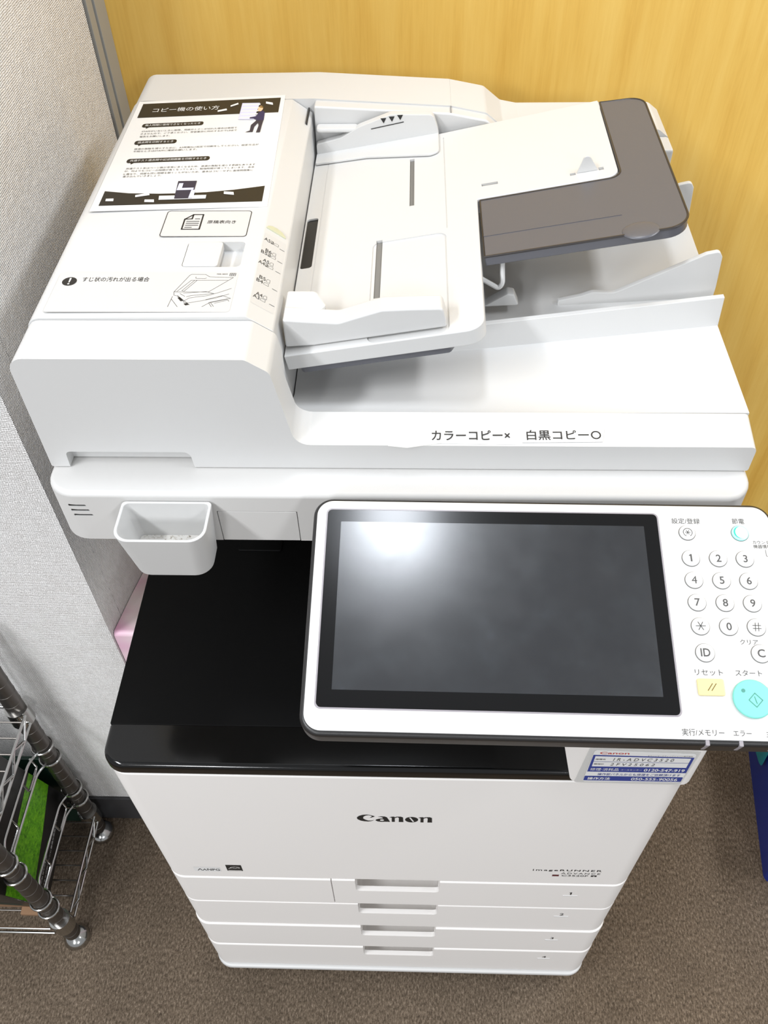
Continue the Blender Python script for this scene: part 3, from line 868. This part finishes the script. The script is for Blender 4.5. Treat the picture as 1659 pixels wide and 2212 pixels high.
strokes([[(cx + 0.0018 * math.cos(a), cy + 0.0018 * math.sin(a)), (cx - 0.0018 * math.cos(a), cy - 0.0018 * math.sin(a))] for a in (0, math.pi / 3, 2 * math.pi / 3)] +
        [[(cx + 0.0032 * math.cos(R(a)), cy + 0.0032 * math.sin(R(a))) for a in range(-60, 260, 16)]], 0.0004, MP, 'ink2', rim, z=FZ + 0.0015, name='key_mark')
key(0.1805, 0.0590, 0.0060, '', 0, m='cyan')
flat([ellipse(0.1800, 0.0592, 0.0043, 0.0046, 28)], MP, 'moonink', rim, z=FZ + 0.00145, name='key_mark')
flat([ellipse(0.1810, 0.0592, 0.0041, 0.0045, 28)], MP, 'moon', rim, z=FZ + 0.00155, name='key_mark')
prism('reset_key', rect(0.1348, 0.1526, -0.0618, -0.0503, 0.0012, 4), 'z', FZ, FZ + 0.0018, 'yellow', rim, 0.0007, 2, Mx=MP)
strokes([[(0.1413, -0.0585), (0.1447, -0.0538)], [(0.1438, -0.0585), (0.1472, -0.0538)]], 0.0006, MP, 'brownink', rim, z=FZ + 0.0019, name='key_mark')
prism('start_key', ellipse(0.1701, -0.0634, 0.0131, 0.0131, 48), 'z', FZ, FZ + 0.0024, 'teal', rim, 0.0009, 3, Mx=MP)
cx, cy = 0.1716, -0.0645
strokes([[(cx - 0.0045, cy), (cx, cy + 0.0047), (cx + 0.0045, cy), (cx, cy - 0.0047), (cx - 0.0045, cy)], [(cx - 0.0005, cy + 0.0023), (cx + 0.0005, cy - 0.0023)]], 0.0005, MP, 'tealink', rim, z=FZ + 0.0026, name='key_mark')
flat([ellipse(0.1643, -0.0582, 0.0013, 0.0013, 16)], MP, 'tealink', rim, z=FZ + 0.0026, name='key_mark')
for s, x, y, h, w in (('設定/登録', 0.1425, 0.0683, 0.0044, 0.0205), ('節電', 0.1806, 0.0688, 0.0044, 0.0088), ('カウンタ', 0.1945, 0.0520, 0.0026, 0.0118), ('機器情報', 0.1950, 0.0487, 0.0030, 0.0128),
                      ('クリア', 0.1743, -0.0236, 0.0036, 0.0122), ('リセット', 0.1440, -0.0457, 0.0042, 0.0188), ('スタート', 0.1706, -0.0455, 0.0042, 0.0178), ('実行/メモリー', 0.1348, -0.0862, 0.0046, 0.0275),
                      ('エラー', 0.1603, -0.0863, 0.0036, 0.0118), ('主電源', 0.1822, -0.0863, 0.0042, 0.0130)):
    text(s, MP, x, y, h, 'ink2', rim, width=w, z=FZ + 0.0002)
strokes([[(0.1968, 0.0462), (0.1968, 0.0412), (0.2, 0.0405)]], 0.0003, MP, 'ink2', rim, z=FZ + 0.0002)
for x in (0.1372, 0.1590, 0.181):
    prism('status_lens', rect(x - 0.0014, x + 0.0014, -0.0946, -0.0908, 0.0004, 2), 'z', -0.0125, 0.0003, 'led', rim, 0.0003, 1, Mx=MP)

# ================================================================ THINGS ON THE COPIER
# poster, bilinear on the measured corners of its print
Q = [Vector((-0.2666, 0.5453)), Vector((-0.1254, 0.5584)), Vector((-0.1203, 0.3503)), Vector((-0.2638, 0.3433))]


def pw(u, v, z=0.0):
    p = Q[0] * (1 - u) * (1 - v) + Q[1] * u * (1 - v) + Q[2] * u * v + Q[3] * (1 - u) * v
    return Vector((p.x, p.y, HT + 0.0004 + z))


po = thing('instruction_poster', 'laminated poster with black header and printed man carrying papers on the feeder cover', 'poster', (-0.195, 0.45, HT))
bm = bmesh.new()
vsq = [pw(u, v) for u, v in ((-0.035, -0.030), (1.030, -0.030), (1.038, 1.042), (-0.042, 1.042))]
lo = [bm.verts.new(p - Vector((0, 0, 0.0003))) for p in vsq]; hi = [bm.verts.new(p) for p in vsq]
bm.faces.new(hi[::-1]); bm.faces.new(lo)
for k in range(4):
    bm.faces.new((lo[k], lo[(k + 1) % 4], hi[(k + 1) % 4], hi[k]))
bmesh.ops.recalc_face_normals(bm, faces=bm.faces[:])
make('laminated_sheet', bm, 'paper', po, smooth=False)


def pf(loop, m, z=0.0002, name='print'):
    return flat([loop], I4, m, po, z=z, name=name, warp=pw)


def pt(s, u, v, h, w, m='ink', z=0.0004, align='LEFT', bold=0.0):
    me = text_mesh(s, h, w, align, bold)
    for vv in me.vertices:
        vv.co = pw(u + vv.co.x, v - vv.co.y, z)
    me.flip_normals() if me.polygons and me.polygons[0].normal.z < 0 else None
    return make_me('lettering', me, m, po, smooth=False)


pf([(0, 0), (1, 0), (1, 0.162), (0, 0.157)], 'inkbrown', name='header_band')
pf([(0, 0.875), (0.16, 0.900), (0.35, 0.911), (0.5, 0.913), (0.64, 0.910), (0.81, 0.896), (1, 0.870), (1, 1), (0, 1)], 'inkbrown', name='footer_band')
pt('コピー機の使い方', 0.091, 0.082, 0.045, 0.475, 'paper')
for u0, u1, v, s in ((0.060, 0.487, 0.246, '無人時間に使用できなくなったとき'), (0.057, 0.342, 0.424, '過去問を印刷するとき'), (0.057, 0.602, 0.603, '共通テスト過去問や記述問題集を印刷するとき')):
    pf(fillet([(u0, v - 0.020), (u1, v - 0.020), (u1, v + 0.020), (u0, v + 0.020)], 0.018, 6), 'inkbrown', name='heading_pill')
    pf([(u0 + 0.03, v + 0.018), (u0 + 0.055, v + 0.018), (u0 + 0.035, v + 0.034)], 'inkbrown', name='heading_pill')
    pt(s, u0 + 0.022, v, 0.020, u1 - u0 - 0.044, 'paper')
for u0, u1, v, s in ((0.075, 0.732, 0.309, 'STAFFがいないときに故障、用紙やトナーが切れた場合は使用で'), (0.074, 0.735, 0.335, 'きませんので、ご了承ください。翌営業日に対応するのでLINEで'), (0.076, 0.282, 0.364, '報告をお願いします。'),
                     (0.074, 0.907, 0.489, '資源の無駄を減らすために、A3両面2in1設定で印刷をしてください。設定方法が'), (0.074, 0.500, 0.513, '不明なときはSTAFFに確認お願いします。'),
                     (0.074, 0.912, 0.677, '共通テスト系はページ数が非常に多くなるため、資源の無駄を減らす意図もあります'), (0.071, 0.910, 0.701, 'が、何よりもコピーの時間が長くなってしまい、勉強時間が減ってしまいます。赤本'),
                     (0.072, 0.906, 0.728, 'と異なり、何度も同じ問題を解くことがないため、基本はコピーせずに直接問題集に'), (0.075, 0.322, 0.750, '書き込んでいきましょう。')):
    pt(s, u0, v, 0.0160, u1 - u0, 'ink')
pf([(0.727, 0.046), (0.855, 0.052), (0.837, 0.233), (0.726, 0.225)], 'lav', 0.0005, 'printed_papers')
for k in range(5):
    v = 0.06 + k * 0.035
    pf([(0.735 + 0.004 * (k % 2), v), (0.862 - 0.006 * (k % 2), v + 0.003), (0.860, v + 0.016), (0.735, v + 0.014)], 'paper', 0.00055, 'printed_papers')
pf(ellipse(0.868, 0.118, 0.018, 0.030, 16), 'skin', 0.0006, 'printed_man')
pf([(0.850, 0.095), (0.882, 0.092), (0.888, 0.112), (0.864, 0.106)], 'brownink', 0.00065, 'printed_man')
pf([(0.885, 0.140), (0.905, 0.160), (0.908, 0.245), (0.856, 0.242), (0.842, 0.226), (0.806, 0.222), (0.806, 0.208), (0.846, 0.200), (0.860, 0.160)], 'navy', 0.0006, 'printed_man')
pf([(0.858, 0.242), (0.906, 0.245), (0.902, 0.300), (0.899, 0.368), (0.872, 0.368), (0.880, 0.300), (0.872, 0.268), (0.852, 0.310), (0.848, 0.362), (0.796, 0.362), (0.826, 0.348), (0.826, 0.290)], 'charcoal', 0.00058, 'printed_man')
pf([(0.354, 0.932), (0.647, 0.936), (0.648, 0.966), (0.359, 0.966)], 'paper', 0.0005, 'printed_copier')
pf([(0.444, 0.809), (0.563, 0.811), (0.563, 0.962), (0.453, 0.962)], 'charcoal', 0.0006, 'printed_copier')
pf([(0.455, 0.830), (0.482, 0.830), (0.482, 0.872), (0.556, 0.872), (0.556, 0.890), (0.452, 0.890)], 'lav', 0.0007, 'printed_copier')
pf([(0.545, 0.892), (0.570, 0.892), (0.570, 0.960), (0.540, 0.960)], 'lav', 0.0007, 'printed_copier')
for u, v, du, dv in ((0.673, 0.063, 0.028, -0.022), (0.925, 0.058, 0.028, 0.020), (0.595, 0.117, 0.034, -0.012), (0.055, 0.954, 0.026, 0.004), (0.304, 0.971, 0.032, 0.006), (0.248, 0.922, 0.045, -0.012), (0.785, 0.924, 0.034, 0.012)):
    pf([(u - du, v - dv * 0.5 - 0.008), (u + du * 0.8, v + dv * 0.5 - 0.012), (u + du, v + dv * 0.7 + 0.010), (u - du * 0.9, v - dv * 0.3 + 0.012)], 'paper', 0.0005, 'printed_papers')

# taped paper strip on the platen cover front strip
SLP = math.atan2(0.0065, 0.0315)
MK = Matrix.Translation((0, 0.1365, 1.0465)) @ Matrix.Rotation(SLP, 4, 'X')
ys0 = 0.1365
ns = thing('taped_notice', 'white paper strip with black lettering taped along the cover front edge', 'notice', (0.095, 0.146, 1.049))
prism('paper_strip', [(0.0260, 0.0022), (0.1000, 0.0012), (0.1005, 0.0150), (0.0280, 0.0160)], 'z', 0.0001, 0.0004, 'paper', ns, Mx=MK)
prism('paper_strip', [(0.0985, 0.0030), (0.1630, 0.0042), (0.1655, 0.0180), (0.0985, 0.0168)], 'z', 0.00045, 0.0007, 'paper', ns, Mx=MK)
prism('clear_tape', [(-0.0060, -0.0010), (0.0090, -0.0028), (0.0420, 0.0030), (0.0420, 0.0165), (-0.0045, 0.0100)], 'z', 0.00075, 0.0009, 'tape', ns, Mx=MK)
text('カラーコピー×', MK, 0.0285, 0.0092, 0.0094, 'ink', ns, width=0.0620, align='LEFT', bold=0.012, z=0.0010, rot=0.01)
text('白黒コピー○', MK, 0.1035, 0.0100, 0.0096, 'ink', ns, width=0.0585, align='LEFT', bold=0.012, z=0.0010, rot=0.01)

# service card in a clear sleeve on the panel column
cd = thing('service_card', 'small blue and white service card in a clear sleeve below the panel', 'card', (0.222, -0.001, 0.77))
MC = FRONT(-0.0010)
prism('clear_sleeve', fillet([(0.1690, 0.7375), (0.2690, 0.7355), (0.2715, 0.8060), (0.1730, 0.8110)], 0.003, 4), 'z', 0.0, 0.0004, 'sleeve', cd, Mx=MC)
prism('card_sheet', fillet([(0.1765, 0.7410), (0.2677, 0.7420), (0.2686, 0.8010), (0.1776, 0.8055)], 0.003, 4), 'z', 0.0005, 0.0008, 'paper', cd, Mx=MC)
flat([[(0.1775, 0.7625), (0.2680, 0.7625), (0.2680, 0.7945), (0.1778, 0.7970)], [(0.1800, 0.7735), (0.2655, 0.7735), (0.2655, 0.7925), (0.1800, 0.7945)]], MC, 'blueink', cd, z=0.0009)
flat([rect(0.1768, 0.2676, 0.7435, 0.7535, 0.001)], MC, 'blueink', cd, z=0.0009)
strokes([[(0.180, 0.7835), (0.2655, 0.7830)]], 0.0006, MC, 'blueink', cd, z=0.0009)
text('Canon', MC, 0.1960, 0.8010, 0.0042, 'redink', cd, width=0.0260, bold=0.01, z=0.001)
text('キヤノンマーケティングジャパン株式会社', MC, 0.2460, 0.7968, 0.0022, 'ink2', cd, width=0.0400, z=0.001)
text('機種名', MC, 0.1855, 0.7885, 0.0028, 'ink', cd, width=0.009, z=0.001)
text('機械ID', MC, 0.1855, 0.7788, 0.0028, 'ink', cd, width=0.009, z=0.001)
text('I R - A D V C 3 5 2 0', MC, 0.2240, 0.7885, 0.0058, 'ink2', cd, width=0.0540, z=0.001, shear=0.15)
text('2 F V 2 5 0 6 2', MC, 0.2160, 0.7785, 0.0050, 'ink2', cd, width=0.0400, z=0.001, shear=0.15)
text('修理·消耗品', MC, 0.1925, 0.7680, 0.0058, 'paper', cd, width=0.0260, z=0.0011)
text('コールセンター', MC, 0.2170, 0.7678, 0.0028, 'paper', cd, width=0.0190, z=0.0011)
text('0120-547-919', MC, 0.2470, 0.7678, 0.0058, 'paper', cd, width=0.0370, z=0.0011, bold=0.02)
text('操作部パネルからも修理をご依頼頂けます', MC, 0.2260, 0.7575, 0.0050, 'blueink', cd, width=0.0760, z=0.0010)
text('操作方法', MC, 0.1905, 0.7485, 0.0058, 'paper', cd, width=0.0210, z=0.0011, bold=0.015)
text('050-555-90056', MC, 0.2420, 0.7485, 0.0060, 'paper', cd, width=0.0430, z=0.0011, bold=0.015)

# clip-on holder
hd = thing('accessory_holder', 'small empty white plastic bin hung on the scanner front above the black tray', 'holder', (-0.183, 0.085, 0.957))


def holder_loop(x0, x1, y0, y1, rf, n=7):
    return fillet([(x0, y0), (x1, y0), (x1, y1), (x0, y1)], [rf, rf, 0.004, 0.004], n)


bm = bmesh.new()
outer0 = holder_loop(-0.2150, -0.1510, 0.0735, 0.1060, 0.014); outer1 = holder_loop(-0.2195, -0.1465, 0.0640, 0.1062, 0.013)
in1 = holder_loop(-0.2170, -0.1490, 0.0665, 0.1040, 0.0115); in0 = holder_loop(-0.2128, -0.1532, 0.0757, 0.1038, 0.012)
ringsH = [[bm.verts.new((a, b, z)) for a, b in lp] for lp, z in ((outer0, 0.9570), (outer1, 1.0125), (in1, 1.0125), (in0, 0.9725))]
nH = len(ringsH[0])
for a, b in zip(ringsH, ringsH[1:]):
    for k in range(nH):
        bm.faces.new((a[k], a[(k + 1) % nH], b[(k + 1) % nH], b[k]))
bm.faces.new(ringsH[0][::-1]); bm.faces.new(ringsH[3])
bmesh.ops.recalc_face_normals(bm, faces=bm.faces[:])
do_bevel(bm, 0.0009, 3, ang=45)
make('bin', bm, 'white', hd)
prism('bin_floor', holder_loop(-0.2122, -0.1538, 0.0763, 0.1034, 0.0115), 'z', 0.9727, 0.9731, 'dusty', hd)

# ================================================================ LEFT: WIRE RACK
rk = thing('wire_rack', 'chrome wire rack with grooved posts beside the copier', 'rack', (-0.72, 0.13, 0))
RX0, RX1, RY0, RY1 = -0.94, -0.530, 0.0445, 0.2169
for px, py in ((RX1, RY0), (RX1, RY1), (RX0, RY0), (RX0, RY1)):
    prof = [(0.0125, 0.030)]
    z = 0.045
    while z < 0.66:
        prof += [(0.0125, z - 0.0008), (0.0129, z - 0.0003), (0.0129, z + 0.0003), (0.0125, z + 0.0008)]
        z += 0.0254
    prof.append((0.0125, 0.66))
    lathe('post', prof, 'chromedark', rk, (px, py, 0))
    lathe('foot', [(0.004, 0.0), (0.0200, 0.0), (0.0212, 0.004), (0.0200, 0.009), (0.0140, 0.016), (0.0060, 0.019), (0.006, 0.031), (0.0115, 0.0315), (0.0115, 0.036)], 'chrome', rk, (px, py, 0))
    for zz in (0.072, 0.428):
        lathe('collar', [(0.0127, zz - 0.002), (0.0165, zz - 0.002), (0.0158, zz + 0.030), (0.0127, zz + 0.030)], 'chrome', rk, (px, py, 0))


def shelf(z):
    wires = []
    for xx in (RX1 + 0.0145, RX0 - 0.0145):
        for dz in (0.0, 0.022):
            wires.append([(xx, RY0 + 0.010, z + dz), (xx, RY1 - 0.010, z + dz)])
        n = 6; zig = []
        for k in range(n + 1):
            zig.append((xx, RY0 + 0.012 + (RY1 - RY0 - 0.024) * k / n, z + (0.0 if k % 2 else 0.022)))
        wires.append(zig)
    for yy in (RY0 - 0.0145, RY1 + 0.0145):
        for dz in (0.0, 0.022):
            wires.append([(RX0 + 0.010, yy, z + dz), (RX1 - 0.010, yy, z + dz)])
    for pl in wires:
        wire('shelf_wire', pl, 0.0021, 'chrome', rk)
    k = 0
    while RY0 + 0.012 + k * 0.0235 < RY1 - 0.005:
        yy = RY0 + 0.012 + k * 0.0235
        wire('shelf_rung', [(RX0 - 0.0145, yy, z + 0.020), (RX1 + 0.0145, yy, z + 0.020)], 0.0013, 'chromedark', rk)
        k += 1


shelf(0.078)
shelf(0.432)


def guard(z, x):
    """Side fence hung between the posts: two long wires, end loops round each post, drop hooks."""
    h = 0.038
    for dz, w in ((0.0, 0.0), (h, 0.003)):
        wire('guard_wire', [(x + 0.006, RY0 - 0.002, z + dz), (x - 0.012, RY0 + 0.026, z + dz), (x - 0.012, RY1 - 0.026, z + dz), (x + 0.006, RY1 + 0.002, z + dz)], 0.0020, 'chrome', rk, corner=0.012)
    for py in (RY0, RY1):
        for dz in (0.0, h):
            ring = [(x + 0.0150 * math.cos(2 * math.pi * k / 20), py + 0.0150 * math.sin(2 * math.pi * k / 20), z + dz) for k in range(20)]
            wire('guard_ring', ring, 0.0020, 'chrome', rk, closed=True)
    for ya, yb in ((RY0 + 0.022, RY0 + 0.060), (RY1 - 0.060, RY1 - 0.022)):
        wire('guard_hook', [(x - 0.012, ya, z + h), (x - 0.010, ya, z + 0.012), (x - 0.010, yb, z + 0.012), (x - 0.012, yb, z + h)], 0.0017, 'chrome', rk, corner=0.005)


guard(0.155, RX1)
guard(0.305, RX1)

# packages on the lower shelf
SZ = 0.1018
bx = thing('green_box', 'black box with grass green band and white print leaning on the lower rack shelf', 'box', (-0.62, 0.13, SZ))
MLB = Matrix.Translation((0, 0.060, SZ + 0.0005)) @ Matrix.Rotation(R(11.5), 4, 'X')
prism('carton', rect(-0.700, -0.553, 0.0, 0.168, 0.001, 2), 'z', 0.0, 0.300, 'boxblack', bx, 0.0012, 2, Mx=MLB)
MSD = MLB @ Matrix(((0, 0, 1, -0.553), (1, 0, 0, 0), (0, 1, 0, 0), (0, 0, 0, 1)))     # local x -> depth, y -> height, facing +x
flat([[(0.001, 0.066), (0.045, 0.072), (0.10, 0.080), (0.1675, 0.096), (0.1675, 0.178), (0.10, 0.178), (0.05, 0.172), (0.001, 0.165)]], MSD, 'grass', bx, name='green_print')
text('さまざまな印刷シーンに最適な高品質ペーパー!', MSD, 0.080, 0.034, 0.0058, 'paper', bx, width=0.130)
text('しっかり印刷 鮮やか発色!', MSD, 0.040, 0.046, 0.0052, 'paper', bx, width=0.062)
MFB = MLB @ FRONT(0.0)
flat([[(-0.699, 0.10), (-0.5535, 0.020), (-0.5535, 0.040), (-0.699, 0.13)]], MFB, 'boxdark', bx, name='stripe_print')
flat([[(-0.699, 0.002), (-0.560, 0.002), (-0.560, 0.016), (-0.699, 0.09)]], MFB, 'card', bx, name='photo_print')
prism('torn_flap', fillet([(-0.590, 0.0), (-0.556, 0.0), (-0.552, 0.018), (-0.585, 0.022)], 0.002, 3), 'z', 0.0005, 0.012, 'card', bx, 0.001, 2, Mx=MLB @ FRONT(0.0))
tag(prism('green_folder_box', rect(-0.90, -0.552, 0.2375, 0.2435, 0.001, 2), 'z', 0.0, 0.250, 'boxdark', None, 0.001, 2), 'dark green slim panel standing against the wall behind the rack', 'panel')

# packet in the gap between wall and copier
bm = bmesh.new()
prof = [(0.2530, 0.0), (0.560, 0.0), (0.560, 0.500), (0.42, 0.532), (0.33, 0.566), (0.2530, 0.592)]
add_prism(bm, fillet(prof, [0.004, 0.004, 0.02, 0, 0, 0.006], 5), 'x', -0.3690, -0.2900)
do_bevel(bm, 0.002, 3, sel=lambda m, e: m.z > 0.1)
tag(make('pink_packet', bm, 'pink'), 'pale pink and white packet wedged between the wall and the copier', 'packet')

# ================================================================ RIGHT: BLUE BIN AND CLOTH
MBL = Matrix.Translation((0.6154, 0.1565, 0)) @ Matrix.Rotation(R(-7.9), 4, 'Z')
bn = thing('blue_crate', 'blue plastic crate on the carpet right of the copier', 'crate', (0.75, 0.35, 0))
bm = bmesh.new()
o0 = rect(0.0, 0.30, 0.0, 0.42, 0.012); o1 = rect(-0.015, 0.315, -0.015, 0.435, 0.014); i1 = rect(-0.010, 0.310, -0.010, 0.430, 0.012); i0 = rect(0.006, 0.294, 0.006, 0.414, 0.010)
rg = [[bm.verts.new((a, b, z)) for a, b in lp] for lp, z in ((o0, 0.0), (o1, 0.20), (i1, 0.20), (i0, 0.006))]
nn_ = len(rg[0])
for a, b in zip(rg, rg[1:]):
    for k in range(nn_):
        bm.faces.new((a[k], a[(k + 1) % nn_], b[(k + 1) % nn_], b[k]))
bm.faces.new(rg[0][::-1]); bm.faces.new(rg[3])
bmesh.ops.recalc_face_normals(bm, faces=bm.faces[:])
make('crate_body', bm, 'blue', bn, Mx=MBL)

# cloth draped over the crate rim
cl = [(-0.0115, 0.070), (-0.0125, 0.100), (-0.0180, 0.195), (-0.0165, 0.2045), (-0.0075, 0.2045), (-0.0050, 0.195), (-0.0030, 0.150)]
bm = bmesh.new(); cols = []
for j in range(9):
    yy = 0.165 + 0.012 * j; dip = 0.018 * abs((j - 4) / 4) ** 2
    cols.append([bm.verts.new((a - 0.0015 * (j % 2), yy, b + (dip if k == 0 else 0))) for k, (a, b) in enumerate(cl)])
for a, b in zip(cols, cols[1:]):
    for k in range(len(cl) - 1):
        bm.faces.new((a[k], a[k + 1], b[k + 1], b[k]))
bmesh.ops.recalc_face_normals(bm, faces=bm.faces[:])
cloth = make('cleaning_cloth', bm, 'tealcloth', None, Mx=MBL, wn=False)
sd = cloth.modifiers.new('thickness', 'SOLIDIFY'); sd.thickness = 0.002; sd.offset = 0.0
ss = cloth.modifiers.new('smooth', 'SUBSURF'); ss.levels = 2; ss.render_levels = 2
tag(cloth, 'teal cloth draped over the rim of the blue crate', 'cloth')
